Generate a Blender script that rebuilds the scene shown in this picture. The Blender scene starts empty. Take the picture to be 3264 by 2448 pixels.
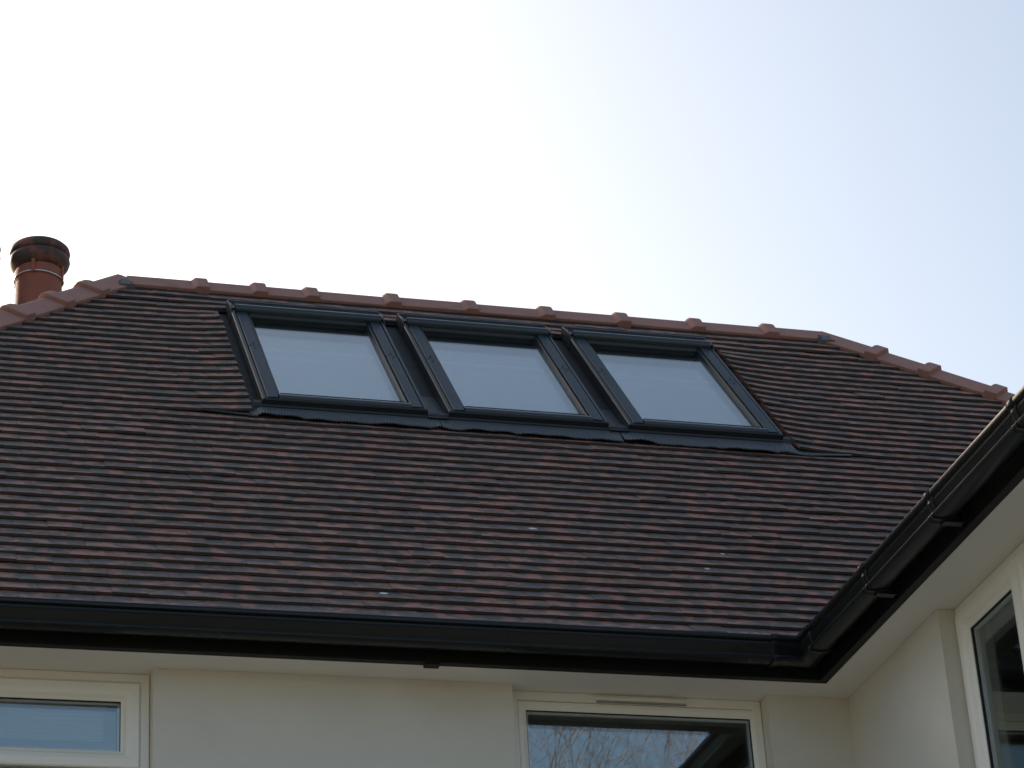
import bpy, math, random
from mathutils import Vector, Matrix

random.seed(7)
S = bpy.context.scene
COL = S.collection

# ------------------------------------------------------------------ camera
YAW, PIT, ROL, FPX = 0.2887, 0.4819, -0.0637, 8650.3
CAM = Vector((-4.7899, -11.2169, -4.6264))
fw = Vector((math.sin(YAW) * math.cos(PIT), math.cos(YAW) * math.cos(PIT), math.sin(PIT)))
rt = Vector((math.cos(YAW), -math.sin(YAW), 0))
up = rt.cross(fw)
r2 = rt * math.cos(ROL) + up * math.sin(ROL)
u2 = up * math.cos(ROL) - rt * math.sin(ROL)
cd = bpy.data.cameras.new("camera")
cam = bpy.data.objects.new("camera", cd)
COL.objects.link(cam)
m = Matrix((r2, u2, -fw)).transposed().to_4x4()
m.translation = CAM
cam.matrix_world = m
cd.sensor_width = 36.0
cd.lens = FPX / 3264 * 36.0
cd.clip_start = 0.1
cd.clip_end = 2000
S.camera = cam

# ------------------------------------------------------------------ sky and sun
SUN_AZ, SUN_EL = math.radians(-28), math.radians(26)      # azimuth from +Y, positive to +X
w = bpy.data.worlds.new("World")
S.world = w
w.use_nodes = True
nt = w.node_tree
nt.nodes.clear()
sky = nt.nodes.new("ShaderNodeTexSky")
sky.sky_type = 'NISHITA'
sky.sun_disc = False
sky.sun_elevation = SUN_EL
sky.sun_rotation = SUN_AZ
sky.altitude = 50
sky.air_density = 1.0
sky.dust_density = 4.5
sky.ozone_density = 0.3
bg = nt.nodes.new("ShaderNodeBackground")
bg.inputs['Strength'].default_value = 0.10
wo = nt.nodes.new("ShaderNodeOutputWorld")
wb = nt.nodes.new("ShaderNodeMix"); wb.data_type = 'RGBA'; wb.blend_type = 'MULTIPLY'; wb.inputs[0].default_value = 1.0
wb.inputs[7].default_value = (1.0, 1.0, 0.955, 1)          # the camera's white balance
nt.links.new(sky.outputs[0], wb.inputs[6])
nt.links.new(wb.outputs[2], bg.inputs[0])
nt.links.new(bg.outputs[0], wo.inputs[0])

ld = bpy.data.lights.new("sun", 'SUN')
ld.energy = 3.0
ld.angle = math.radians(0.6)
ld.color = (1.0, 0.93, 0.82)
sun = bpy.data.objects.new("sun", ld)
COL.objects.link(sun)
Ldir = Vector((math.sin(SUN_AZ) * math.cos(SUN_EL), math.cos(SUN_AZ) * math.cos(SUN_EL), math.sin(SUN_EL)))
sun.rotation_euler = Ldir.to_track_quat('Z', 'Y').to_euler()
sun.location = (0, 0, 30)

S.view_settings.view_transform = 'Standard'
S.view_settings.look = 'None'
S.view_settings.exposure = 1.30
S.view_settings.gamma = 1.0
S.render.engine = 'CYCLES'
S.cycles.max_bounces = 8

# ------------------------------------------------------------------ materials
def nodes(name):
    mt = bpy.data.materials.new(name)
    mt.use_nodes = True
    return mt, mt.node_tree, mt.node_tree.nodes["Principled BSDF"]

def simple(name, col, rough=0.5, var=0.12, scale=8.0, bump=0.0, bscale=200.0, spec=0.5, coat=0.0, wear=None):
    mt, t, p = nodes(name)
    geo = t.nodes.new("ShaderNodeNewGeometry")
    nz = t.nodes.new("ShaderNodeTexNoise")
    nz.inputs['Scale'].default_value = scale
    nz.inputs['Detail'].default_value = 6
    t.links.new(geo.outputs['Position'], nz.inputs['Vector'])
    mx = t.nodes.new("ShaderNodeMix"); mx.data_type = 'RGBA'
    mx.inputs[6].default_value = [c * (1 - var) for c in col] + [1]
    mx.inputs[7].default_value = [c * (1 + var) for c in col] + [1]
    t.links.new(nz.outputs['Fac'], mx.inputs[0])
    out = mx.outputs[2]
    if wear:
        n2 = t.nodes.new("ShaderNodeTexNoise"); n2.inputs['Scale'].default_value = wear[1]; n2.inputs['Detail'].default_value = 8
        t.links.new(geo.outputs['Position'], n2.inputs['Vector'])
        rp = t.nodes.new("ShaderNodeValToRGB")
        rp.color_ramp.elements[0].position = wear[2]; rp.color_ramp.elements[1].position = wear[2] + .12
        t.links.new(n2.outputs['Fac'], rp.inputs[0])
        m2 = t.nodes.new("ShaderNodeMix"); m2.data_type = 'RGBA'
        t.links.new(rp.outputs[0], m2.inputs[0]); t.links.new(out, m2.inputs[6])
        m2.inputs[7].default_value = list(wear[0]) + [1]
        out = m2.outputs[2]
    t.links.new(out, p.inputs['Base Color'])
    mr = t.nodes.new("ShaderNodeMapRange")
    mr.inputs[3].default_value = max(.02, rough - .06); mr.inputs[4].default_value = min(1, rough + .06)
    t.links.new(nz.outputs['Fac'], mr.inputs[0]); t.links.new(mr.outputs[0], p.inputs['Roughness'])
    p.inputs['Specular IOR Level'].default_value = spec
    p.inputs['Coat Weight'].default_value = coat
    if bump > 0:
        nb = t.nodes.new("ShaderNodeTexNoise"); nb.inputs['Scale'].default_value = bscale; nb.inputs['Detail'].default_value = 4
        t.links.new(geo.outputs['Position'], nb.inputs['Vector'])
        bp = t.nodes.new("ShaderNodeBump"); bp.inputs['Strength'].default_value = bump; bp.inputs['Distance'].default_value = .003
        t.links.new(nb.outputs['Fac'], bp.inputs['Height']); t.links.new(bp.outputs[0], p.inputs['Normal'])
    return mt

def tile_material():
    # brindled plain tile: charcoal face with red flashes, raw orange clay on the side edges
    mt, t, p = nodes("brindled_tile")
    N, L = t.nodes, t.links
    geo = N.new("ShaderNodeNewGeometry"); oi = N.new("ShaderNodeObjectInfo")
    at = N.new("ShaderNodeAttribute"); at.attribute_name = "tile_random"
    ad = N.new("ShaderNodeMath"); ad.operation = 'ADD'
    L.new(oi.outputs['Random'], ad.inputs[0]); L.new(at.outputs['Fac'], ad.inputs[1])
    fr = N.new("ShaderNodeMath"); fr.operation = 'FRACT'; L.new(ad.outputs[0], fr.inputs[0])
    mu = N.new("ShaderNodeMath"); mu.operation = 'MULTIPLY'; mu.inputs[1].default_value = 61.0
    L.new(fr.outputs[0], mu.inputs[0])
    mp = N.new("ShaderNodeMapping"); mp.inputs['Scale'].default_value = (13.0, 2.0, 2.0)
    L.new(geo.outputs['Position'], mp.inputs['Vector'])
    nz = N.new("ShaderNodeTexNoise"); nz.noise_dimensions = '4D'
    nz.inputs['Scale'].default_value = 1.0; nz.inputs['Detail'].default_value = 3
    L.new(mp.outputs[0], nz.inputs['Vector'])
    # courses and neighbours differ only a little from tile to tile
    cz = N.new("ShaderNodeSeparateXYZ"); L.new(geo.outputs['Position'], cz.inputs[0])
    cw_ = N.new("ShaderNodeMath"); cw_.operation = 'MULTIPLY'; cw_.inputs[1].default_value = 23.0; L.new(cz.outputs[2], cw_.inputs[0])
    tw_ = N.new("ShaderNodeMath"); tw_.operation = 'MULTIPLY_ADD'; tw_.inputs[1].default_value = .55; L.new(fr.outputs[0], tw_.inputs[0]); L.new(cw_.outputs[0], tw_.inputs[2])
    L.new(tw_.outputs[0], nz.inputs['W'])
    rp = N.new("ShaderNodeValToRGB")
    e = rp.color_ramp.elements
    e[0].position = .42; e[0].color = (.122, .110, .103, 1)
    e[1].position = .60; e[1].color = (.330, .165, .130, 1)
    x = e.new(.485); x.color = (.138, .115, .104, 1)
    x = e.new(.525); x.color = (.225, .138, .116, 1)
    L.new(nz.outputs['Fac'], rp.inputs[0])
    # per-tile brightness
    wn = N.new("ShaderNodeTexWhiteNoise"); wn.noise_dimensions = '1D'; L.new(mu.outputs[0], wn.inputs['W'])
    mr = N.new("ShaderNodeMapRange"); mr.inputs[3].default_value = .88; mr.inputs[4].default_value = 1.10
    L.new(wn.outputs['Value'], mr.inputs[0])
    fine = N.new("ShaderNodeTexNoise"); fine.inputs['Scale'].default_value = 90; fine.inputs['Detail'].default_value = 5
    L.new(geo.outputs['Position'], fine.inputs['Vector'])
    mf = N.new("ShaderNodeMapRange"); mf.inputs[3].default_value = .75; mf.inputs[4].default_value = 1.25
    L.new(fine.outputs['Fac'], mf.inputs[0])
    m3 = N.new("ShaderNodeMath"); m3.operation = 'MULTIPLY'; L.new(mr.outputs[0], m3.inputs[0]); L.new(mf.outputs[0], m3.inputs[1])
    vm = N.new("ShaderNodeVectorMath"); vm.operation = 'SCALE'; L.new(rp.outputs[0], vm.inputs[0]); L.new(m3.outputs[0], vm.inputs['Scale'])
    sx = N.new("ShaderNodeSeparateXYZ"); L.new(geo.outputs['True Normal'], sx.inputs[0])
    ab = N.new("ShaderNodeMath"); ab.operation = 'ABSOLUTE'; L.new(sx.outputs[0], ab.inputs[0])
    gt = N.new("ShaderNodeMath"); gt.operation = 'GREATER_THAN'; gt.inputs[1].default_value = .9; L.new(ab.outputs[0], gt.inputs[0])
    mx = N.new("ShaderNodeMix"); mx.data_type = 'RGBA'
    L.new(gt.outputs[0], mx.inputs[0]); L.new(vm.outputs[0], mx.inputs[6]); mx.inputs[7].default_value = (.24, .115, .075, 1)
    # tail edge: shade of the down-facing edge painted in as plain dark brown, no flashes
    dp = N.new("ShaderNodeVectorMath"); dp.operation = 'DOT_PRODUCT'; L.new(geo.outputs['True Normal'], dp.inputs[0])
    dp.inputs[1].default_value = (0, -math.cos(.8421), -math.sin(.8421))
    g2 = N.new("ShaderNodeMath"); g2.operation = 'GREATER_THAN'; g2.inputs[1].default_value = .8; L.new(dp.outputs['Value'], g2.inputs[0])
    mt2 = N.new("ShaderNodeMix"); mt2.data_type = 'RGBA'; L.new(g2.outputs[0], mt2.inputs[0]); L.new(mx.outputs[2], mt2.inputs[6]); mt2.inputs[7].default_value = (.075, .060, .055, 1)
    L.new(mt2.outputs[2], p.inputs['Base Color'])
    p.inputs['Roughness'].default_value = .78
    p.inputs['Specular IOR Level'].default_value = .3
    bp = N.new("ShaderNodeBump"); bp.inputs['Strength'].default_value = .35; bp.inputs['Distance'].default_value = .002
    L.new(fine.outputs['Fac'], bp.inputs['Height']); L.new(bp.outputs[0], p.inputs['Normal'])
    return mt

def glass_material(name, f0, tint):
    # double glazed unit: Fresnel reflection over a clear pane
    mt = bpy.data.materials.new(name); mt.use_nodes = True
    t = mt.node_tree; t.nodes.clear()
    N, L = t.nodes, t.links
    o = N.new("ShaderNodeOutputMaterial"); mix = N.new("ShaderNodeMixShader")
    tr = N.new("ShaderNodeBsdfTransparent"); tr.inputs[0].default_value = list(tint) + [1]
    gl = N.new("ShaderNodeBsdfGlossy"); gl.inputs['Roughness'].default_value = 0.0; gl.inputs[0].default_value = (.90, .98, 1, 1)
    geo = N.new("ShaderNodeNewGeometry"); nz = N.new("ShaderNodeTexNoise"); nz.inputs['Scale'].default_value = 2.5
    L.new(geo.outputs['Position'], nz.inputs['Vector'])
    bp = N.new("ShaderNodeBump"); bp.inputs['Strength'].default_value = .02; bp.inputs['Distance'].default_value = .02
    L.new(nz.outputs['Fac'], bp.inputs['Height']); L.new(bp.outputs[0], gl.inputs['Normal'])
    lw = N.new("ShaderNodeLayerWeight"); lw.inputs[0].default_value = .5
    pw = N.new("ShaderNodeMath"); pw.operation = 'POWER'; pw.inputs[1].default_value = 5.0
    L.new(lw.outputs['Facing'], pw.inputs[0])
    sc = N.new("ShaderNodeMath"); sc.operation = 'MULTIPLY_ADD'; sc.inputs[1].default_value = 1 - f0; sc.inputs[2].default_value = f0
    L.new(pw.outputs[0], sc.inputs[0]); L.new(sc.outputs[0], mix.inputs[0])
    L.new(tr.outputs[0], mix.inputs[1]); L.new(gl.outputs[0], mix.inputs[2])
    L.new(mix.outputs[0], o.inputs[0])
    return mt

def brick_material():
    mt, t, p = nodes("stack_brick")
    geo = t.nodes.new("ShaderNodeNewGeometry"); mp = t.nodes.new("ShaderNodeMapping")
    mp.inputs['Rotation'].default_value = (math.pi / 2, 0, 0)
    br = t.nodes.new("ShaderNodeTexBrick"); br.inputs['Scale'].default_value = 4.4
    br.inputs['Color1'].default_value = (.28, .11, .07, 1); br.inputs['Color2'].default_value = (.2, .08, .055, 1)
    br.inputs['Mortar'].default_value = (.35, .32, .28, 1)
    t.links.new(geo.outputs['Position'], mp.inputs[0]); t.links.new(mp.outputs[0], br.inputs[0]); t.links.new(br.outputs[0], p.inputs[0])
    p.inputs['Roughness'].default_value = .9
    return mt

M = dict(
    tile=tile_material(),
    ridge=simple("ridge_terracotta", (.32, .172, .140), .8, .12, 14, .35, 160, .3, wear=((.26, .145, .12), 5, .58)),
    under=simple("roof_underlay", (.02, .018, .018), .95),
    lead=simple("grey_lead_mortar", (.11, .115, .125), .8, .3, 30, .5, 60),
    alu=simple("slate_grey_aluminium", (.018, .034, .044), .40, .10, 6, .05, 300, .16),
    aludark=simple("dark_flashing_metal", (.015, .021, .025), .42, .15, 9, .10, 150, .3),
    trough=simple("blackened_trough_metal", (.014, .017, .020), .6, .2, 9, .1, 150, .3),
    apron=simple("pleated_lead_grey", (.072, .085, .095), .5, .2, 12, .1, 150, .4),
    hood=simple("glossy_hood_metal", (.024, .036, .044), .25, .1, 6, .0, 300, .40),
    gasket=simple("black_rubber", (.012, .012, .013), .6, .1, 10),
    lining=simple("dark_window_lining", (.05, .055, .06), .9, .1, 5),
    pvc=simple("black_gutter_plastic", (.009, .011, .013), .30, .2, 5, .0, 100, .26, wear=((.016, .018, .019), 7, .60)),
    fascia=simple("black_fascia_board", (.008, .009, .010), .5, .2, 3, .0, 100, .2),
    soffit=simple("white_soffit_board", (.74, .72, .69), .55, .04, 1.5),
    wall=simple("cream_render", (.655, .63, .57), .92, .06, 3.0, .9, 130, .2, wear=((.62, .59, .53), 1.3, .55)),
    frame=simple("white_window_plastic", (.80, .78, .73), .35, .02, 4, .0, 100, .5),
    sill=simple("grey_sill", (.3, .29, .27), .6),
    room=simple("room_plaster", (.38, .36, .33), .9, .05, 2),
    blind=simple("white_blind_slat", (.5, .51, .52), .5, .03, 5),
    pot=simple("terracotta_pot", (.27, .095, .065), .8, .15, 9, .3, 90, .3, wear=((.12, .07, .055), 6, .55)),
    cowl=simple("sooty_cowl", (.060, .040, .034), .6, .3, 12, .2, 90, .4, wear=((.17, .065, .048), 10, .52)),
    wire=simple("galvanised_wire", (.55, .57, .6), .35, .1, 20),
    bed=simple("dark_mortar_bed", (.06, .05, .045), .95, .3, 20, .5, 60),
    brick=brick_material(),
    glass_roof=glass_material("roof_window_glass", .17, (.90, .92, .92)),
    glass=glass_material("window_glass", .085, (.93, .95, .95)),
    grass=simple("lawn_grass", (.125, .118, .082), .95, .4, 3.5, .6, 90, .2, wear=((.18, .155, .115), .8, .50)),
    bark=simple("pale_birch_bark", (.16, .12, .095), .9, .3, 9, .4, 40, .2),
    chip=simple("pale_mortar_splash", (.62, .63, .64), .8, .1, 60),
    gravel=simple("patio_stone", (.30, .27, .23), .9, .25, 6, .4, 80, .2),
)

# ------------------------------------------------------------------ mesh helpers
class MB:
    def __init__(s): s.v = []; s.f = []
    def add(s, vs, fs):
        o = len(s.v); s.v.extend([tuple(x) for x in vs]); s.f.extend([tuple(i + o for i in f) for f in fs]); return s
    def box(s, a, b):
        x0, y0, z0 = a; x1, y1, z1 = b
        return s.add([(x0,y0,z0),(x1,y0,z0),(x1,y1,z0),(x0,y1,z0),(x0,y0,z1),(x1,y0,z1),(x1,y1,z1),(x0,y1,z1)],
                     [(0,3,2,1),(4,5,6,7),(0,1,5,4),(1,2,6,5),(2,3,7,6),(3,0,4,7)])
    def prism(s, poly, pos):
        """poly: 2-D section points (counted round), pos(p, end) -> 3-D for end 0 / 1, with closed ends"""
        n = len(poly); vs = [pos(p, 0) for p in poly] + [pos(p, 1) for p in poly]
        fs = [(i, (i + 1) % n, n + (i + 1) % n, n + i) for i in range(n)] + [tuple(range(n))[::-1], tuple(range(n, 2 * n))]
        return s.add(vs, fs)
    def sweep(s, rings, closed=True, caps=True, loop=False):
        n = len(rings[0]); o = []
        for r in rings: o += list(r)
        fs = []; R = len(rings)
        for k in range(R if loop else R - 1):
            k2 = (k + 1) % R
            for i in range(n if closed else n - 1):
                j = (i + 1) % n; fs.append((k*n+i, k*n+j, k2*n+j, k2*n+i))
        if caps and closed and not loop:
            fs += [tuple(range(n))[::-1], tuple((R-1)*n+i for i in range(n))]
        return s.add(o, fs)
    def lathe(s, prof, c, seg=40, capped=True):
        rings = [[(c[0] + r * math.cos(2*math.pi*i/seg), c[1] + r * math.sin(2*math.pi*i/seg), c[2] + z) for i in range(seg)] for r, z in prof]
        return s.sweep(rings, True, capped)
    def tube(s, pts, r, seg=6):
        rings = []
        for i, p in enumerate(pts):
            p = Vector(p); d = (Vector(pts[min(i+1, len(pts)-1)]) - Vector(pts[max(i-1, 0)])).normalized()
            a = d.cross(Vector((0, 0, 1)));  a = a.normalized() if a.length > 1e-4 else Vector((1, 0, 0))
            b = d.cross(a); rr = r[i] if isinstance(r, (list, tuple)) else r
            rings.append([p + a * rr * math.cos(2*math.pi*k/seg) + b * rr * math.sin(2*math.pi*k/seg) for k in range(seg)])
        return s.sweep(rings)
    def frame(s, u0, u1, v0, v1, prof):
        """mitred rectangular frame; prof: closed list of (inset, w)"""
        cs = [(u0, v0, 1, 1), (u1, v0, -1, 1), (u1, v1, -1, -1), (u0, v1, 1, -1)]
        rings = [[(u + du * i, v + dv * i, ww) for i, ww in prof] for u, v, du, dv in cs]
        return s.sweep(rings, True, False, True)
    def mesh(s, name, smooth=None):
        me = bpy.data.meshes.new(name); me.from_pydata(s.v, [], s.f); me.validate()
        import bmesh
        bm = bmesh.new(); bm.from_mesh(me); bmesh.ops.recalc_face_normals(bm, faces=bm.faces); bm.to_mesh(me); bm.free()
        if smooth:
            me.polygons.foreach_set('use_smooth', [True] * len(me.polygons))
            try: me.set_sharp_from_angle(angle=math.radians(smooth))
            except Exception: pass
        return me
    def build(s, name, mat, parent=None, smooth=None, bevel=0, mw=None):
        o = bpy.data.objects.new(name, s.mesh(name, smooth)); COL.objects.link(o)
        o.data.materials.append(M[mat] if isinstance(mat, str) else mat)
        if bevel:
            b = o.modifiers.new("bevel", 'BEVEL'); b.width = bevel; b.segments = 2; b.limit_method = 'ANGLE'; b.angle_limit = math.radians(35)
            b.harden_normals = False
        if parent: o.parent = parent
        if mw: o.matrix_world = mw
        return o

def empty(name, loc=(0, 0, 0), mat=None):
    o = bpy.data.objects.new(name, None); COL.objects.link(o)
    o.empty_display_size = .2
    if mat is not None: o.matrix_world = mat
    else: o.location = loc
    return o
def tag(o, label=None, cat=None, group=None, kind=None):
    if label: o['label'] = label
    if cat: o['category'] = cat
    if group: o['group'] = group
    if kind: o['kind'] = kind
    return o

# ------------------------------------------------------------------ key dimensions
TH = 0.8421                                   # main roof pitch
C_, S_ = math.cos(TH), math.sin(TH); TAN = math.tan(TH)
YE, ZE = -0.0591, 0.2054                      # eaves tile edge
SO = 0.18                                     # soffit depth: wall face
YA, ZA = 3.019, 3.735                       # top of ridge collars
XL, XR, HL, HR = -3.012, 1.562, 1.2817, 1.496
GZ = -6.25                                    # ground
TW = math.tan(math.radians(42))               # wing pitch
WRX = 2.70                                    # wing ridge x
def R(x, s, n): return Vector((x, YE + s * C_ - n * S_, ZE + s * S_ + n * C_))

# ------------------------------------------------------------------ ground
g = MB().add([(-400,-400,GZ),(400,-400,GZ),(400,400,GZ),(-400,400,GZ)], [(0,1,2,3)]).build("lawn", "grass")
tag(g, kind="structure")
p = MB().box((-8, -3.2, GZ - .1), (0.16, SO - .004, GZ + .05)).build("patio", "gravel"); tag(p, kind="structure")

# ------------------------------------------------------------------ house shell
house = tag(empty("house", (-1, 1, GZ)), "cream rendered house with brown tiled hipped roof and black eaves", "house", kind="thing")
def part(mb, name, mat, par=house, **k):
    o = mb.build(name, mat, None, **k); o.parent = par
    o.matrix_parent_inverse = par.matrix_world.inverted(); return o
bpy.context.view_layer.update()

T = .25
WB = -1.35                                     # window bottoms
wl = MB()
L0, L1 = -4.45, -3.175                         # left window opening
M0, M1 = -1.498, -0.238                        # middle window opening
V0, V1 = -2.35, -0.925                         # wing window opening (y)
for a, b in ((-6.7, L0), (L1, M0), (M1, SO)):
    wl.box((a, SO, GZ), (b, SO + T, .003))
for a, b in ((L0, L1), (M0, M1)):
    wl.box((a, SO, GZ), (b, SO + T, WB))
part(wl, "wall", "wall")
ww_ = MB()
ww_.box((SO, V1, GZ), (SO + T, SO, .003)); ww_.box((SO, -4.4, GZ), (SO + T, V0, .003)); ww_.box((SO, V0, GZ), (SO + T, V1, WB - .3))
ww_.box((SO + T, -4.4, GZ), (5.2, -4.15, .003)); ww_.box((4.95, -4.15, GZ), (5.2, SO, .003))
ww_.add([(SO, -4.4, .003), (5.2, -4.4, .003), (WRX, -4.4, 2.45), (SO, -4.2, .003), (5.2, -4.2, .003), (WRX, -4.2, 2.45)],
        [(0,1,2),(5,4,3),(0,3,4,1),(1,4,5,2),(2,5,3,0)])
part(ww_, "wall", "wall")
bw = MB(); bw.box((-6.7, SO + T, GZ), (-6.45, 5.4, .003)); bw.box((-6.7, 5.4, GZ), (5.8, 5.65, .003)); bw.box((5.55, SO, GZ), (5.8, 5.4, .003)); bw.box((5.2, SO, GZ), (5.55, SO+T, .003))
part(bw, "wall", "wall")
# rooms behind the windows
rm = MB()
rm.box((-6.4, 3.2, -2.6), (5.5, 3.25, .05)); rm.box((-6.4, SO + T, -2.65), (5.5, 3.2, -2.6)); rm.box((-2.6, SO + T + .002, -2.6), (-2.5, 3.2, .05))
rm.box((1.6, -4.1, -2.65), (1.65, SO, .05)); rm.box((SO + T, -4.1, -2.65), (1.6, SO + T, -2.6))
part(rm, "room_wall", "room")
# soffit (also the room ceiling edge) and fascia
sf = MB()
sf.box((-7.0, 0, .004), (.40, .42, .016)); sf.box((0, -4.6, .0045), (.42, 0, .0155))
part(sf, "soffit", "soffit")
cl = MB(); cl.box((-6.6, .42, .02), (5.7, 5.5, .05)); cl.box((.42, -4.3, .018), (5.1, .42, .048)); part(cl, "ceiling", "room")
FD = .045
fa = MB(); fa.box((-7.0, -FD, 0), (-FD, 0, .165)); part(fa, "fascia", "fascia", bevel=.003)
fa = MB(); fa.box((-FD, -4.6, 0), (0, 0, .164)); part(fa, "fascia", "fascia", bevel=.003)
fj = MB(); fj.box((-1.965, -.048, -.012), (-1.895, .004, .03)); part(fj, "fascia_joint", "fascia", bevel=.002)

# ------------------------------------------------------------------ roof deck, tiles
roof = part(MB(), "roof", "under") if False else None
dk = MB()
zr = ZE + (YA - YE) * TAN - .05; d0 = .05
def dz(y): return ZE + (y - YE) * TAN - .06
xl_e = XL - HL * (YA - YE); xr_e = XR + HR * (YA - YE); yb = 2 * YA - YE
ze_ = ZE - .06
dk.add([(xl_e, YE+.03, ze_+.03*TAN), (xr_e, YE+.03, ze_+.03*TAN), (xr_e, yb-.03, ze_+.03*TAN), (xl_e, yb-.03, ze_+.03*TAN), (XL, YA, dz(YA)), (XR, YA, dz(YA))],
       [(0,1,5,4), (1,2,5), (2,3,4,5), (3,0,4), (0,3,2,1)])
roof = part(dk, "roof", "under")
wd = MB()
def wz(x): return ZE + (x - YE) * TW - .06
wd.add([(YE+.03, -4.6, wz(YE+.03)), (WRX, -4.6, wz(WRX)), (2*WRX-YE-.03, -4.6, wz(YE+.03)),
        (YE+.03, .3, wz(YE+.03)), (WRX, 2.1, wz(WRX)), (2*WRX-YE-.03, .3, wz(YE+.03))],
       [(0,1,4,3), (1,2,5,4), (0,3,5,2), (0,2,1)])
wroof = part(wd, "roof", "under")

TWID, TLEN, TT, GAUGE, TILT = .165, .175, .0150, .1, .0185 / .1
def tile_shape(xa0, xb0, xa1, xb1, length=TLEN, camber=.0006):
    """tile in (x, s, n) with its tail edge at s = 0 and the tail face centred on n = 0; a/b ends at tail (0) and head (1)"""
    vs = []
    for s_, xa, xb in ((0, xa0, xb0), (length, xa1, xb1)):
        xm = (xa + xb) / 2
        for x, cm in ((xa, 0), (xm, camber), (xb, 0)):
            for h in (TT / 2, -TT / 2):
                vs.append((x, s_, h + cm - TILT * s_))
    fs = [(0,2,8,6), (2,4,10,8), (1,7,9,3), (3,9,11,5), (0,1,3,2), (2,3,5,4), (6,8,9,7), (8,10,11,9), (0,6,7,1), (4,5,11,10)]
    return vs, fs

def y_of(s): return YE + s * C_
def left_hip(s): return XL - HL * (YA - y_of(s)) - .01
def right_edge(s):
    y = y_of(s); hip = XR + HR * (YA - y) + .01; val = (y - YE) * TAN / TW + YE
    return min(hip, val)
WX, WP, WW, WSB = -2.3893, 1.0365, .9193, 2.566
WXR = WX + 2 * WP + WW
CUT0, CUT1 = WX - .055, WXR + .085
def lift(x, k):
    if 25 <= k <= 42:
        d = max(CUT0 - x, x - CUT1, 0)
        return .026 * math.exp(-d / .20) * (1 if k < 41 else .5)
    if k in (43, 44): return .004
    return 0.0
rng = random.Random(3)
stuff_v, stuff_f, stuff_r = [], [], []
single = 0
variants = {}
def in_frame(P):
    d = P - CAM; z = d.dot(fw)
    return abs(d.dot(r2) / z) < 1632 / FPX * 1.02 and abs(d.dot(u2) / z) < 1224 / FPX * 1.02
KMAX = 46
proto = []
for i in range(6):
    vs, fs = tile_shape(-TWID/2 + .0006, TWID/2 - .0006, -TWID/2 + .0006, TWID/2 - .0006, TLEN, .0002 + .0002 * i)
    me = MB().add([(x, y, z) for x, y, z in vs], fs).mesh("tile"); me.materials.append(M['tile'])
    a = me.attributes.new("tile_random", 'FLOAT', 'FACE'); a.data.foreach_set('value', [0.0] * len(me.polygons))
    proto.append(me)
BASIS = Matrix(((1, 0, 0), (0, C_, -S_), (0, S_, C_))).to_4x4()
RINV = roof.matrix_world.copy()
tiles_single = []
for k in range(KMAX + 1):
    s0 = k * GAUGE
    off = (TWID / 2 if k % 2 else 0) + rng.uniform(-.004, .004)
    i0 = int((left_hip(s0) - off) / TWID) - 2
    i1 = int((right_edge(s0) - off) / TWID) + 2
    wob = rng.uniform(-.0015, .0015)
    for i in range(i0, i1 + 1):
        a = off + i * TWID + .0006; b = a + TWID - .0012
        sj = rng.gauss(0, .0016) + wob + .0015 * math.sin(a * 1.3 + k * .7)
        if rng.random() < .03: sj -= rng.uniform(.004, .009)
        nj = max(-.0012, rng.gauss(0, .0009)); rot = rng.gauss(0, .004)
        if rng.random() < .015: nj += rng.uniform(.002, .004)
        rr = rng.random()
        la, lb = left_hip(s0), right_edge(s0); la1, lb1 = left_hip(s0 + TLEN), right_edge(s0 + TLEN)
        pieces = [(a, b)]
        if 25 <= k <= 41:
            pieces = []
            if a < CUT0: pieces.append((a, min(b, CUT0 + rng.uniform(-.006, .004))))
            if b > CUT1: pieces.append((max(a, CUT1 + rng.uniform(-.004, .006)), b))
        for (xa, xb) in pieces:
            if xb - xa < .012: continue
            A0, B0, A1, B1 = max(xa, la), min(xb, lb), max(xa, la1), min(xb, lb1)
            if B0 - A0 < .01: continue
            if B1 - A1 < .004: A1 = B1 = min(max((A0 + B0) / 2, la1), lb1); B1 += .002
            full = abs((B0 - A0) - (TWID - .0012)) < 1e-4 and abs((B1 - A1) - (TWID - .0012)) < 1e-4 and len(pieces) == 1
            n0 = nj
            ctr = R((A0 + B0) / 2, s0 + .05, 0)
            if full and k <= 11 and single < 300 and in_frame(ctr):
                single += 1
                o = bpy.data.objects.new("tile", proto[rng.randrange(6)]); COL.objects.link(o)
                mw = Matrix.Translation(R((a + b) / 2, s0 + sj, n0)) @ BASIS @ Matrix.Rotation(rot, 4, 'Z')
                o.parent = roof; o.matrix_parent_inverse = roof.matrix_world.inverted(); o.matrix_world = mw
                continue
            vs, fs = tile_shape(A0, B0, A1, B1)
            o0 = len(stuff_v)
            for (x, s_, n) in vs:
                dx = x - (A0 + B0) / 2
                stuff_v.append(R(x, s0 + sj + s_ + dx * rot, n + n0 + lift(x, k)))
            stuff_f.extend([tuple(q + o0 for q in f) for f in fs]); stuff_r.extend([rr] * len(fs))
def stuff_mesh(name, v, f, r, par):
    mb = MB(); mb.v = [tuple(x) for x in v]; mb.f = f
    me = bpy.data.meshes.new(name); me.from_pydata(mb.v, [], mb.f)
    a = me.attributes.new("tile_random", 'FLOAT', 'FACE'); a.data.foreach_set('value', r)
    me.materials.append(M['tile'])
    o = bpy.data.objects.new(name, me); COL.objects.link(o); o.parent = par
    o.matrix_parent_inverse = par.matrix_world.inverted()
    tag(o, kind="stuff"); return o
bpy.context.view_layer.update()
stuff_mesh("roof_tiles", stuff_v, stuff_f, stuff_r, roof)
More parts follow.
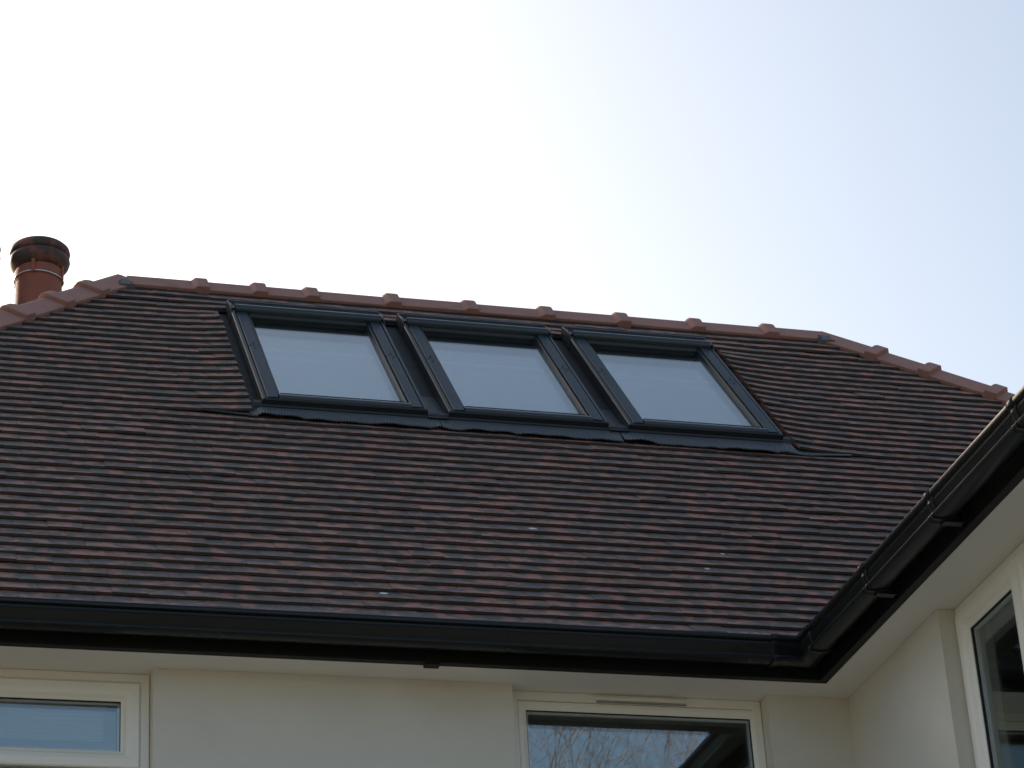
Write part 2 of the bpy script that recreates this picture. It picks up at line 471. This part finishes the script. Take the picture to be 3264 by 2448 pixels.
# wing roof tiles (rise towards +x)
cw, sw = math.cos(math.radians(42)), math.sin(math.radians(42))
v_, f_, r_ = [], [], []
for k in range(37):
    s0 = k * GAUGE; x_s = YE + s0 * cw
    yv = (x_s - YE) * TW / TAN + YE + .05
    off = (TWID / 2 if k % 2 else 0); j = 0
    y = -4.62 + off
    while y < yv:
        vs, fs = tile_shape(y + .001, min(y + TWID - .001, yv + .05), y + .001, min(y + TWID - .001, yv + .05))
        o0 = len(v_); sj = rng.gauss(0, .0015); nj = rng.gauss(0, .0008)
        for (q, s_, n) in vs:
            ss = s0 + sj + s_; nn = n + nj
            v_.append((YE + ss * cw - nn * sw, q, ZE + ss * sw + nn * cw))
        f_.extend([tuple(q + o0 for q in f) for f in fs]); r_.extend([rng.random()] * len(fs)); y += TWID
stuff_mesh("roof_tiles", v_, f_, r_, wroof)

# pale splashes of mortar on a few tiles
for (x, s_, r_) in ((-1.188, 1.135, .020), (-2.109, .268, .018), (-.233, .962, .012), (-.371, .765, .013)):
    mb = MB(); ring = []
    k = int(s_ / GAUGE); base = TT/2 - TILT * (s_ - k * GAUGE) + .0025
    for i in range(12):
        a = i * math.pi / 6; q = r_ * rng.uniform(.7, 1.1); ring.append(R(x + q * 1.3 * math.cos(a), s_ + q * math.sin(a), base - TILT * q * math.sin(a)))
    mb.add(ring + [R(x, s_, base + .004)], [(i, (i + 1) % 12, 12) for i in range(12)])
    part(mb, "mortar_splash", "chip", roof)

# ------------------------------------------------------------------ ridge and hip tiles
def cap_tile(name, p0, p1, la, lb, upv, L=.15, t=.018, collar=(0, .088), ch=.025, lipdrop=.012, label=None):
    """angular ridge tile from p0 to p1; la / lb: unit leg directions; collar: range along the tile, raised by ch"""
    p0, p1 = Vector(p0), Vector(p1); ax = (p1 - p0).normalized(); ln = (p1 - p0).length
    na = (upv - la * upv.dot(la)).normalized(); nb = (upv - lb * upv.dot(lb)).normalized()
    def section(extra):
        ap = upv * extra * 1.25
        r = .03
        outer = [lb * (L + extra*.4) + nb * extra - upv * .0, lb * r + nb * extra * .9, ap * .75 + (lb*.35 + la*.35) * r * .5, la * r + na * extra * .9, la * (L + extra*.4) + na * extra]
        tt = t + extra
        lipa = la * (L + extra*.4) - na * (tt - extra + lipdrop) ; lipa2 = la * (L - .03) - na * (tt - extra + .0)
        lipb = lb * (L + extra*.4) - nb * (tt - extra + lipdrop) ; lipb2 = lb * (L - .03) - nb * (tt - extra + .0)
        inn = -upv * (t * 1.7)
        return outer + [lipa, lipa2, inn, lipb2, lipb]
    mb = MB()
    base = section(0.0); col = section(ch)
    def ring(sec, d): return [p0 + ax * d + q for q in sec]
    c0, c1 = collar; bevel = .010
    if c1 < 0:
        seq = [(base, 0, 1), (base, ln, 1)]
    elif c0 <= .001:
        seq = [(base, -.012, 1), (col, .016, 1), (col, c1 - .004, 1), (base, c1 + .002, 1), (base, ln, 1)]
    else:
        seq = [(base, 0, 1), (base, c0, 1), (col, c0 + bevel, 1), (col, ln - .01, 1), (col, ln, .8)]
    mb.sweep([ring(sc, d) for sc, d, _ in seq])
    o = part(mb, name, "ridge", roof, bevel=.005)
    return o
UPV = Vector((0, 0, 1))
def legdir(ang, sy): return Vector((0, sy * math.cos(ang), -math.sin(ang)))
body = -.033
bx = [x + .108 * (x + 4.79) / 14.128 for x in (-2.96, -2.56, -2.205, -1.885, -1.3805, -.8898, -.3991, .0916, .5823, 1.073, 1.50)]
for i in range(10):
    jz, jy = rng.uniform(-.003, .003), rng.uniform(-.003, .003)
    a = (bx[i] , YA + jy, ZA + body + jz); b = (bx[i+1] + (.03 if i < 9 else 0), YA + jy, ZA + body + jz + rng.uniform(-.002, .002) - .002)
    cap_tile("ridge_tile", a, b, legdir(TH + .06, -1), legdir(TH + .06, 1), UPV, collar=(0, .088) if i else (0, -1))
def hip(x0, hx, lens, sgn):
    D = Vector((hx, -1, -TAN)).normalized(); P0 = Vector((x0, YA, ZA))
    Nm = Vector((0, -S_, C_)); 
    la = Nm.cross(D); la = la if la.y < 0 or la.z < 0 and la.dot(Vector((-hx, -1, 0))) > 0 else -la
    if la.dot(Vector((-sgn, -1, 0))) < 0: la = -la
    Ne = Vector((0, 1, 0)).cross(D).normalized()
    if Ne.z < 0: Ne = -Ne
    lb = Ne.cross(D)
    if lb.dot(Vector((sgn, 1, 0))) < 0: lb = -lb
    upv = (UPV - D * UPV.dot(D)).normalized()
    la = (la - upv * .10).normalized(); lb = (lb - upv * .10).normalized()
    bedding(P0, P0 + D * lens[-1], la, lb, upv)
    for i in range(len(lens) - 1):
        a = P0 + D * (lens[i] - (.02 if i else 0)) + upv * (body + .004 + rng.uniform(-.002, .002)); b = P0 + D * lens[i + 1] + upv * (body + .010)
        cap_tile("hip_tile", a, b, la, lb, upv, L=.165, collar=((b - a).length - .09, 0))
def bedding(P0, P1, la, lb, upv, L=.105):
    P0, P1 = Vector(P0), Vector(P1)
    sec = [upv * -.050, la * L - upv * .052, la * L - upv * .16, lb * L - upv * .16, lb * L - upv * .052]
    mb = MB(); mb.sweep([[P0 + q for q in sec], [P1 + q for q in sec]]); part(mb, "mortar_bed", "bed", roof)
hip(XL, -HL, [0, .388, .73, 1.107, 1.55, 2.0, 2.45, 2.9, 3.35, 3.8, 4.25, 4.7, 5.1], -1)
hip(XR, HR, [0, .473, .846, 1.304, 1.72], 1)
bedding((XL, YA, ZA), (XR, YA, ZA), legdir(TH + .06, -1), legdir(TH + .06, 1), UPV)
# grey mortar where ridge and hips meet
for x, d in ((XL + .05, 1), (XR - .04, -1)):
    mb = MB(); n = 9
    for side in (-1, 1):
        pass
    sec = [(-.022, .0), (.022, .0)]
    la = legdir(TH + .04, -1)
    rings = []
    for i in range(n):
        tt_ = .58 + .42 * i / (n - 1); q = Vector((x + d * .006 * math.sin(i * 2.1), YA, ZA - .034)) + la * (tt_ * .185)
        nn = Vector((0, -S_, C_)); wv = (.030 + .012 * math.sin(i * 1.7 + x)) * (1 + .6 * tt_ ** 3)
        rings.append([q - Vector((wv, 0, 0)) - nn * .03, q - Vector((wv * .8, 0, 0)) + nn * .008, q + Vector((wv * .8, 0, 0)) + nn * .008, q + Vector((wv, 0, 0)) - nn * .03])
    mb.sweep(rings); part(mb, "lead_mortar", "lead", roof, smooth=60)
# wing ridge (out of the picture's sight line)
for i in range(14):
    y0 = 2.0 - i * .47
    cap_tile("ridge_tile", (WRX, y0, wz(WRX) + .14), (WRX, y0 - .5, wz(WRX) + .139), Vector((-cw, 0, -sw)), Vector((cw, 0, -sw)), UPV) if y0 > -4.5 else None

# ------------------------------------------------------------------ chimney stack (house) and pots (things)
st = MB(); st.box((-4.35, 4.65, 0.4), (-2.95, 5.35, 3.93)); part(st, "chimney_stack", "brick", roof)
st = MB(); st.box((-4.40, 4.60, 3.93), (-2.90, 5.40, 4.00)); part(st, "chimney_stack", "lead", roof, bevel=.02)
def chimney_pot(c, label):
    r = tag(empty("chimney_pot", c), label, "chimney pot", "chimney pots on the hidden stack")
    MB().lathe([(.02, -.39), (.20, -.39), (.20, -.33), (.180, -.29), (.160, .25), (.155, .36), (.158, .375), (.165, .38), (.167, .43), (.160, .445), (.128, .445), (.128, -.2), (.02, -.2)], (0, 0, 0), 44).build("pot", "pot", r, smooth=35)
    w_ = MB(); w_.tube([(.1665 * math.cos(a), .1665 * math.sin(a), .372 + .004 * math.sin(a*2)) for a in [i * math.pi / 16 for i in range(33)]], .0045, 6); w_.build("strap_wire", "wire", r, smooth=60)
    MB().lathe([(.10, .43), (.140, .440), (.178, .462), (.200, .494), (.208, .522), (.205, .540), (.193, .556)], (0, 0, 0), 48).build("cowl_bowl", "cowl", r, smooth=50)
    MB().lathe([(.10, .556), (.192, .557), (.204, .570), (.208, .590), (.203, .612), (.186, .630), (.12, .648), (.01, .655)], (0, 0, 0), 48).build("cowl_cap", "cowl", r, smooth=50)
    for a in (-1.9, -.5, 1.2, 2.6):
        ca, sa = math.cos(a), math.sin(a)
        MB().prism([(-.012, -.004), (.012, -.004), (.012, .004), (-.012, .004)], lambda p, e: (ca * (.172 + p[1]) - sa * p[0], sa * (.172 + p[1]) + ca * p[0], .36 if e == 0 else .515)).build("cowl_strap", "pot", r)
    return r
chimney_pot((-3.285, 5.0, 4.37), "terracotta chimney pot with dark two-disc cowl behind the left hip")
chimney_pot((-3.755, 5.0, 4.37), "chimney pot cut off by the left picture edge, only its cowl rim showing")

# ------------------------------------------------------------------ gutter
GP = [(.1995, .153), (.2055, .149), (.2085, .140), (.2065, .130), (.2000, .125), (.1900, .122), (.1890, .113), (.1925, .105), (.1850, .085), (.1770, .062), (.1955, .055), (.2015, .045), (.1995, .036), (.190, .029),
      (.145, .027), (.110, .034), (.082, .052), (.066, .085), (.062, .150), (.066, .152), (.070, .087), (.086, .056), (.112, .039), (.145, .032), (.187, .034), (.1945, .040), (.1955, .046), (.1730, .060), (.1855, .112), (.1895, .124), (.1960, .131), (.199, .140), (.1975, .150)]
gut = tag(empty("rain_gutter", (0, 0, .03)), "black plastic rain gutter along the eaves turning the inner corner", "gutter", kind="thing")
bpy.context.view_layer.update()
def sag(u): return -.0035 * u * 0
a_ = [(-7.1, -d, z) for d, z in GP]; b_ = [(-.30, -d, z) for d, z in GP]
part(MB().sweep([a_, b_]), "gutter_length", "pvc", gut, smooth=35)
a_ = [(-d, -.30, z) for d, z in GP]; b_ = [(-d, -4.7, z) for d, z in GP]
part(MB().sweep([a_, b_]), "gutter_length", "pvc", gut, smooth=35)
def grow(q, e=.004):
    cx_, cz_ = .135, .095
    out = []
    for i, (d, z) in enumerate(GP[:19]):
        dx, dz_ = d - cx_, z - cz_; l = math.hypot(dx, dz_); out.append((d + dx / l * e, z + dz_ / l * e))
    return out + [(d, z) for d, z in GP[19:]]
GG = grow(GP, .0045); GH = grow(GP, .008)
def m_ring(x, P): return [(x, -d, z) for d, z in P]
def w_ring(y, P): return [(-d, y, z) for d, z in P]
def bracket(kind, q, wdt=.05):
    f = m_ring if kind == 'm' else w_ring
    if kind == 'm':
        b = MB().sweep([f(q - .004, grow(GP, .0015)), f(q + .004, grow(GP, .0015))])
        b.box((q - .025, -FD - .016, .06), (q + .025, -FD - .001, .150)); part(b, "bracket", "pvc", gut, smooth=30); return
    b = MB().sweep([f(q - wdt/2, GG), f(q - wdt/2 + .005, GH), f(q - wdt/2 + .012, GG), f(q + wdt/2 - .012, GG), f(q + wdt/2 - .005, GH), f(q + wdt/2, GG)])
    # back plate and arm to the fascia
    if kind == 'm': b.box((q - .025, -FD - .016, .06), (q + .025, -FD - .001, .150))
    else: b.box((-.150, q - .02, .012), (-FD - .001, q + .02, .030)); b.box((-FD - .016, q - .025, .012), (-FD - .001, q + .025, .150))
    part(b, "bracket", "pvc", gut, smooth=30)
for x in (-5.5, -4.4, -2.918, -1.609, -.445): bracket('m', x, .03 if x > -5 else .05)
for y in (-1.02, -1.775, -2.62, -3.45, -4.25): bracket('w', y)
cr = [(-.34, 'm', GG), (-.335, 'm', GH), (-.318, 'm', GH), (-.312, 'm', GG)]
rings = [m_ring(-.335, GG), m_ring(-.33, GH), m_ring(-.300, GH), m_ring(-.294, GG), [(-d, -d, z) for d, z in GG], w_ring(-.294, GG), w_ring(-.300, GH), w_ring(-.33, GH), w_ring(-.335, GG)]
part(MB().sweep(rings), "corner_angle", "pvc", gut, smooth=30)

# ------------------------------------------------------------------ wall windows (parts of the house)
def window(mat, W_, Hh, cells, name="window", sashes=True, trickle=None, label=None):
    """mat: local (u right, v up, w outward) -> world with v = 0 at the frame's top; cells: (u0,u1,v0,v1,sash?)"""
    win = MB(); fwid = .045
    win.frame(0, W_, -Hh, .0035, [(0, -.055), (0, .004), (.004, .008), (fwid - .006, .008), (fwid, .002), (fwid, -.055)])
    # mullions / transoms between neighbouring cells
    root = win.build(name, "frame", None, mw=mat); root.parent = house; root.matrix_parent_inverse = house.matrix_world.inverted(); root.matrix_world = mat
    bpy.context.view_layer.update()
    if label: root['label'] = label
    def sub(mb, nm, mt, **k):
        o = mb.build(nm, mt, None, **k); o.parent = root; return o
    for (u0, u1, v0, v1, sash, pane_in) in cells:
        if sash:
            sub(MB().frame(u0, u1, v0, v1, [(0, -.05), (0, .014), (.006, .020), (.040, .022), (.060, .016), (.072, .004), (pane_in, -.002), (pane_in, -.05)]), "sash", "frame")
            e = pane_in
        else:
            sub(MB().frame(u0, u1, v0, v1, [(0, -.05), (0, .006), (.02, .006), (pane_in, -.006), (pane_in, -.05)]), "glazing_bead", "frame"); e = pane_in
        sub(MB().frame(u0 + e - .004, u1 - e + .004, v0 + e - .004, v1 - e + .004, [(0, -.03), (0, -.006), (.006, -.006), (.006, -.03)]), "gasket", "gasket")
        for wz_ in (-.016, -.040):
            sub(MB().box((u0 + e - .012, v0 + e - .012, wz_ - .002), (u1 - e + .012, v1 - e + .012, wz_ + .002)), "pane", "glass")
        sub(MB().frame(u0 + e + .006, u1 - e - .006, v0 + e + .006, v1 - e - .006, [(-.01, -.036), (-.01, -.020), (.006, -.020), (.006, -.036)]), "spacer_bar", "wire")
    return root
YF = SO + .09
mm = Matrix(((1, 0, 0, 0), (0, 0, -1, 0), (0, 1, 0, 0), (0, 0, 0, 1)))
# middle window: one big fixed light with a trickle vent in its head
mat = Matrix.Translation((M0 + .002, YF, .0)) @ mm
Wm = M1 - M0 - .004
wm = window(mat, Wm, -WB - .003, [(.045, Wm - .018, WB + .05, -.046, False, .040)], label="middle window, fixed pane mirroring bare branches")
tv = MB().prism([(.0, .008), (.024, .008), (.020, .026), (.006, .028)], lambda p_, e: (.415 if e == 0 else .875, -.034 + p_[0], p_[1])); o = tv.build("trickle_vent", "frame", None, bevel=.002); o.parent = wm
tv = MB().box((.43, -.040, .0085), (.875, -.0345, .020)); o = tv.build("trickle_vent_slot", "sill", None); o.parent = wm
# left window: top hung opener over a lower pane
Wl = L1 - L0 - .004
mat = Matrix.Translation((L0 + .002, YF, .0)) @ mm
wl_ = window(mat, Wl, -WB - .003, [(.045, Wl - .045, -.450, -.045, True, .084), (.045, Wl - .045, WB + .05, -.47, False, .03)], label="left window with small top opener and pale slatted blind")
for i in range(9):
    z = -.10 - i * .0215
    o = MB().prism([(-.011, -.006), (.011, .006), (.0115, .0075), (-.0105, -.0045)], lambda p_, e: (.10 if e == 0 else Wl - .19, z + p_[1], -.115 + p_[0])).build("blind_slat", "blind", None); o.parent = wl_
o = MB().box((.10, -.105, -.13), (Wl - .19, -.085, -.10)).build("blind_headrail", "blind", None); o.parent = wl_
# wing window
mw_ = Matrix(((0, 0, -1, 0), (-1, 0, 0, 0), (0, 1, 0, 0), (0, 0, 0, 1)))
mat = Matrix.Translation((SO + .09, V1 - .002, .0)) @ mw_
Wv = V1 - V0 - .004; Hv = 1.647
window(mat, Wv, Hv, [(.012, .645, -Hv + .045, -.035, True, .095), (.650, Wv - .012, -Hv + .045, -.035, True, .095)], label="window in the right wing, tall dark panes in pale frame")

# ------------------------------------------------------------------ roof windows
RW_H = 1.63
def roof_window(x0, label):
    root = empty("roof_window", mat=Matrix.Translation(R(x0, WSB, 0)) @ BASIS)
    tag(root, label, "roof window", "row of three roof windows", "thing")
    def sub(mb, nm, mt, **k):
        o = mb.build(nm, mt, None, **k); o.parent = root; return o
    W_ = WW
    # outer frame: tall dark upstand with a narrow shiny top edge
    sub(MB().frame(0, W_, 0, RW_H - .03, [(0, -.03), (0, .064), (.004, .070), (.020, .072), (.024, .064), (.024, .040), (.05, .040), (.05, -.03)]), "frame", "aludark")
    # side cover plates, upper and lower, with a joint
    for sx in (0, 1):
        def q(u): return u if sx == 0 else W_ - u
        for v0, v1, dn in ((.016, .829, 0), (.838, 1.47, -.0020)):
            sec = [(.027, .030), (.027, .071 + dn), (.031, .076 + dn), (.088, .078 + dn), (.093, .074 + dn), (.093, .030)]
            sub(MB().prism(sec, lambda p_, e: (q(p_[0]), v0 if e == 0 else v1, p_[1])), "cover_plate", "alu", bevel=.0025)
        sub(MB().box((q(.030 if sx == 0 else .090), .826, .05), (q(.090 if sx == 0 else .030), .841, .0772)), "cover_joint", "gasket")
        for v in (.795, .875):
            sub(MB().lathe([(.0005, .0), (.006, .0), (.006, .0025), (.0005, .003)], (q(.06), v, .0770), 10), "screw", "gasket")
        # inner sash strip beside the glass
        sec = [(.096, .004), (.096, .066), (.104, .068), (.110, .060), (.112, .040), (.112, .004)]
        sub(MB().prism(sec, lambda p_, e: (q(p_[0]), .10 if e == 0 else 1.43, p_[1])), "sash_side", "aludark", bevel=.002)
    # bottom rail with rounded nose
    sec = [(-.004, .020), (-.005, .070), (.0, .078), (.010, .083), (.030, .083), (.045, .079), (.052, .070), (.052, .020)]
    sub(MB().prism(sec, lambda p_, e: (.094 if e == 0 else W_ - .094, p_[0] + .018, p_[1])), "bottom_rail", "hood", smooth=50)
    sub(MB().box((.10, .072, .03), (W_ - .10, .098, .063)), "bottom_gasket", "gasket")
    sec = [(.098, .004), (.098, .066), (.104, .070), (.112, .066), (.118, .042), (.118, .004)]
    sub(MB().prism(sec, lambda p_, e: (.112 if e == 0 else W_ - .112, p_[0], p_[1])), "sash_bottom", "aludark", smooth=50)
    # glass unit
    for n in (.039, .014):
        sub(MB().box((.108, .112, n - .002), (W_ - .108, 1.44, n + .002)), "pane", "glass_roof")
    sub(MB().frame(.112, W_ - .112, .116, 1.44, [(0, .017), (0, .036), (.010, .036), (.010, .017)]), "spacer_bar", "alu")
    sub(MB().frame(.06, W_ - .06, .06, 1.5, [(0, -.028), (0, .006), (.06, .006), (.075, -.028)]), "lining", "lining")
    sub(MB().box((.06, .06, -.029), (W_ - .06, 1.5, -.025)), "loft_dark_sheet", "lining")  # dark sheet added below the glass, standing in for the unlit loft
    sub(MB().box((.13, 1.015, -.012), (W_ - .13, 1.030, -.004)), "ventilation_bar", "blind")
    # hood: rolled front bar, top casing and end plates
    rc = [( .030 * math.cos(a), .030 * math.sin(a)) for a in [i * 2 * math.pi / 20 for i in range(20)]]
    sub(MB().prism(rc, lambda p_, e: (.022 if e == 0 else W_ - .022, 1.452 + p_[0] * 1.05, .079 + p_[1])), "hood_bar", "hood", smooth=40)
    sec = [(1.412, .012), (1.412, .050), (1.426, .066), (1.440, .066), (1.440, .012)]
    sub(MB().prism(sec, lambda p_, e: (.10 if e == 0 else W_ - .10, p_[0], p_[1])), "hood_lip", "aludark", smooth=30)
    sec = [(1.470, .02), (1.470, .080), (1.50, .074), (1.575, .066), (1.605, .070), (1.625, .066), (1.630, .02)]
    sub(MB().prism(sec, lambda p_, e: (.004 if e == 0 else W_ - .004, p_[0], p_[1])), "hood_casing", "alu", bevel=.003)
    sub(MB().prism([(1.600, .072), (1.606, .078), (1.622, .078), (1.628, .070)], lambda p_, e: (.002 if e == 0 else W_ - .002, p_[0], p_[1])), "hood_rear_edge", "alu", bevel=.002)
    for u0, u1 in ((-.004, .006), (W_ - .006, W_ + .004)):
        sec = [(1.40, .0), (1.415, .060), (1.440, .088), (1.48, .092), (1.60, .074), (1.632, .070), (1.632, .0)]
        sub(MB().prism(sec, lambda p_, e: (u0 if e == 0 else u1, p_[0], p_[1])), "hood_end_plate", "aludark", bevel=.003)
    return root
for i, l in enumerate(("leftmost of three grey roof windows, beside the wide left tile slope",
                       "middle of three grey roof windows, flanked by the other two",
                       "rightmost of three grey roof windows, nearest the right hip")):
    roof_window(WX + i * WP, l)

# ------------------------------------------------------------------ window flashing
fl = tag(empty("window_flashing", R(WX, WSB, 0)), "dark metal flashing with pleated apron around the three roof windows", "flashing", kind="thing")
bpy.context.view_layer.update()
# troughs between and beside the windows
for x0, x1 in ((CUT0 - .03, WX), (WX + WW, WX + WP), (WX + WP + WW, WX + 2 * WP), (WXR, CUT1 + .03)):
    mb = MB(); mb.sweep([[R(x0, s_, -.004), R(x1, s_, -.004), R(x1, s_, -.012), R(x0, s_, -.012)] for s_ in (2.52, 4.22)])
    part(mb, "side_trough", "trough", fl)
for i in (0, 1):
    x0, x1 = WX + WW + i * WP, WX + (i + 1) * WP
    mb = MB(); mb.sweep([[R(x0 + .002, s_, n), R(x1 - .002, s_, n), R(x1 - .002, s_, n - .006), R(x0 + .002, s_, n - .006)] for s_, n in ((2.535, .040), (2.62, .028), (2.95, .004))])
    part(mb, "trough_outlet", "alu", fl)
# head flashing between the window tops and the tiles above
mb = MB(); mb.sweep([[R(CUT0 - .02, s_, n), R(CUT1 + .02, s_, n), R(CUT1 + .02, s_, n - .006), R(CUT0 - .02, s_, n - .006)] for s_, n in ((4.16, .01), (4.27, -.008))])
part(mb, "head_flashing", "trough", fl)
# apron: a plain collar strip and a pleated skirt under each window
def apron(xa, xb, s_edge, seedx):
    cols = int((xb - xa) / .0026); per = .0155
    pa, pb = max(xa, WX - .045), min(xb, WXR + .05)
    plain = MB(); plain.sweep([[R(pa, s_, n), R(pb, s_, n), R(pb, s_, n - .004), R(pa, s_, n - .004)] for s_, n in ((2.600, .046), (2.572, .044), (2.560, .030), (2.545, .027))])
    part(plain, "apron_strip", "aludark", fl)
    mb = MB(); rings = []
    for i in range(cols + 1):
        x = xa + (xb - xa) * i / cols
        ph = math.cos(2 * math.pi * x / per)
        o_ = max(CUT0 - x, x - CUT1, -.05) ; t_ = max(0, min(1, (o_ + .05) / .05)); t_ = t_ * t_ * (3 - 2 * t_)
        wv = (.009 * math.sin(x * 5 + seedx) + .006 * math.sin(x * 13.7 + seedx * 2) + .004 * math.sin(x * 31 + seedx)) * (1 - t_)
        ring = []
        for j in range(7):
            f = j / 6; s_ = 2.548 + (s_edge(x) + wv * .8 - 2.548) * f
            n = (.027 - .011 * f + abs(wv) * 1.0 * f) * (1 - t_) + t_ * (-.004 + .016 * f) + ph * (.0003 + .0040 * f ** 3)
            ring.append(R(x, s_, n))
        dn = R(0, 0, .003) - R(0, 0, 0)
        for j in range(6, -1, -1): ring.append(ring[j] - dn)
        rings.append(ring)
    mb.sweep(rings); part(mb, "pleated_apron", "apron", fl, smooth=60)
def ed(x):
    f = (x - WX) / (WXR - WX)
    base = 2.442 - .020 * max(0, min(1, f))
    if x < WX: base += .040 * min(1, (WX - x) / .30)
    if x > WXR: base += .045 * max(0, min(1, (x - WXR - .12) / .28))
    return base
apron(-2.70, WX + WP - .06, ed, 1)
apron(WX + WP - .055, WX + 2 * WP - .06, ed, 2)
apron(WX + 2 * WP - .055, 1.00, ed, 3)

# ------------------------------------------------------------------ bare tree in the garden (mirrored in the middle window)
def bare_tree(loc, height, label):
    root = tag(empty("bare_tree", loc), label, "tree"); rg = random.Random(11)
    tr = MB(); cr_ = MB()
    def grow_(p, d, ln, r, depth, mb):
        pts = [p]; rs = [r]; n = 4
        for i in range(n):
            d = (d + Vector((rg.gauss(0, .10), rg.gauss(0, .10), rg.gauss(0, .05) + (.05 if depth < 3 else .02)))).normalized()
            p = p + d * ln / n; pts.append(p); rs.append(max(.0035, r * (1 - .45 * (i + 1) / n)))
        mb.tube(pts, rs, 5 if depth < 2 else 3)
        if depth >= 6: return
        kids = 4 if depth == 0 else rg.choice((3, 3, 3))
        for k in range(kids):
            i = rg.randint(1, n) if k else n
            a = rg.uniform(0, 2 * math.pi); b = d.cross(Vector((math.cos(a), math.sin(a), .3))).normalized()
            nd = (d * rg.uniform(.6, 1.1) + b * rg.uniform(.4, .85) + Vector((0, 0, .25))).normalized()
            grow_(pts[i], nd, ln * rg.uniform(.55, .78), rs[i] * rg.uniform(.45, .65), depth + 1, cr_)
    for k in range(1):
        grow_(Vector((0, 0, 0)), Vector((.03, 0, 1)), height * .36, .13, 0, tr)
    for k in range(5):
        a = k * 1.26; grow_(Vector((0, 0, height * (.22 + .03 * k))), Vector((math.cos(a) * .7, math.sin(a) * .7, 1)).normalized(), height * .26, .05, 1, cr_)
    tr.build("trunk", "bark", root); cr_.build("crown", "bark", root)
    return root
bare_tree((4.6, -15.6, GZ), 15.2, "bare winter tree in the garden, mirrored in the middle window")
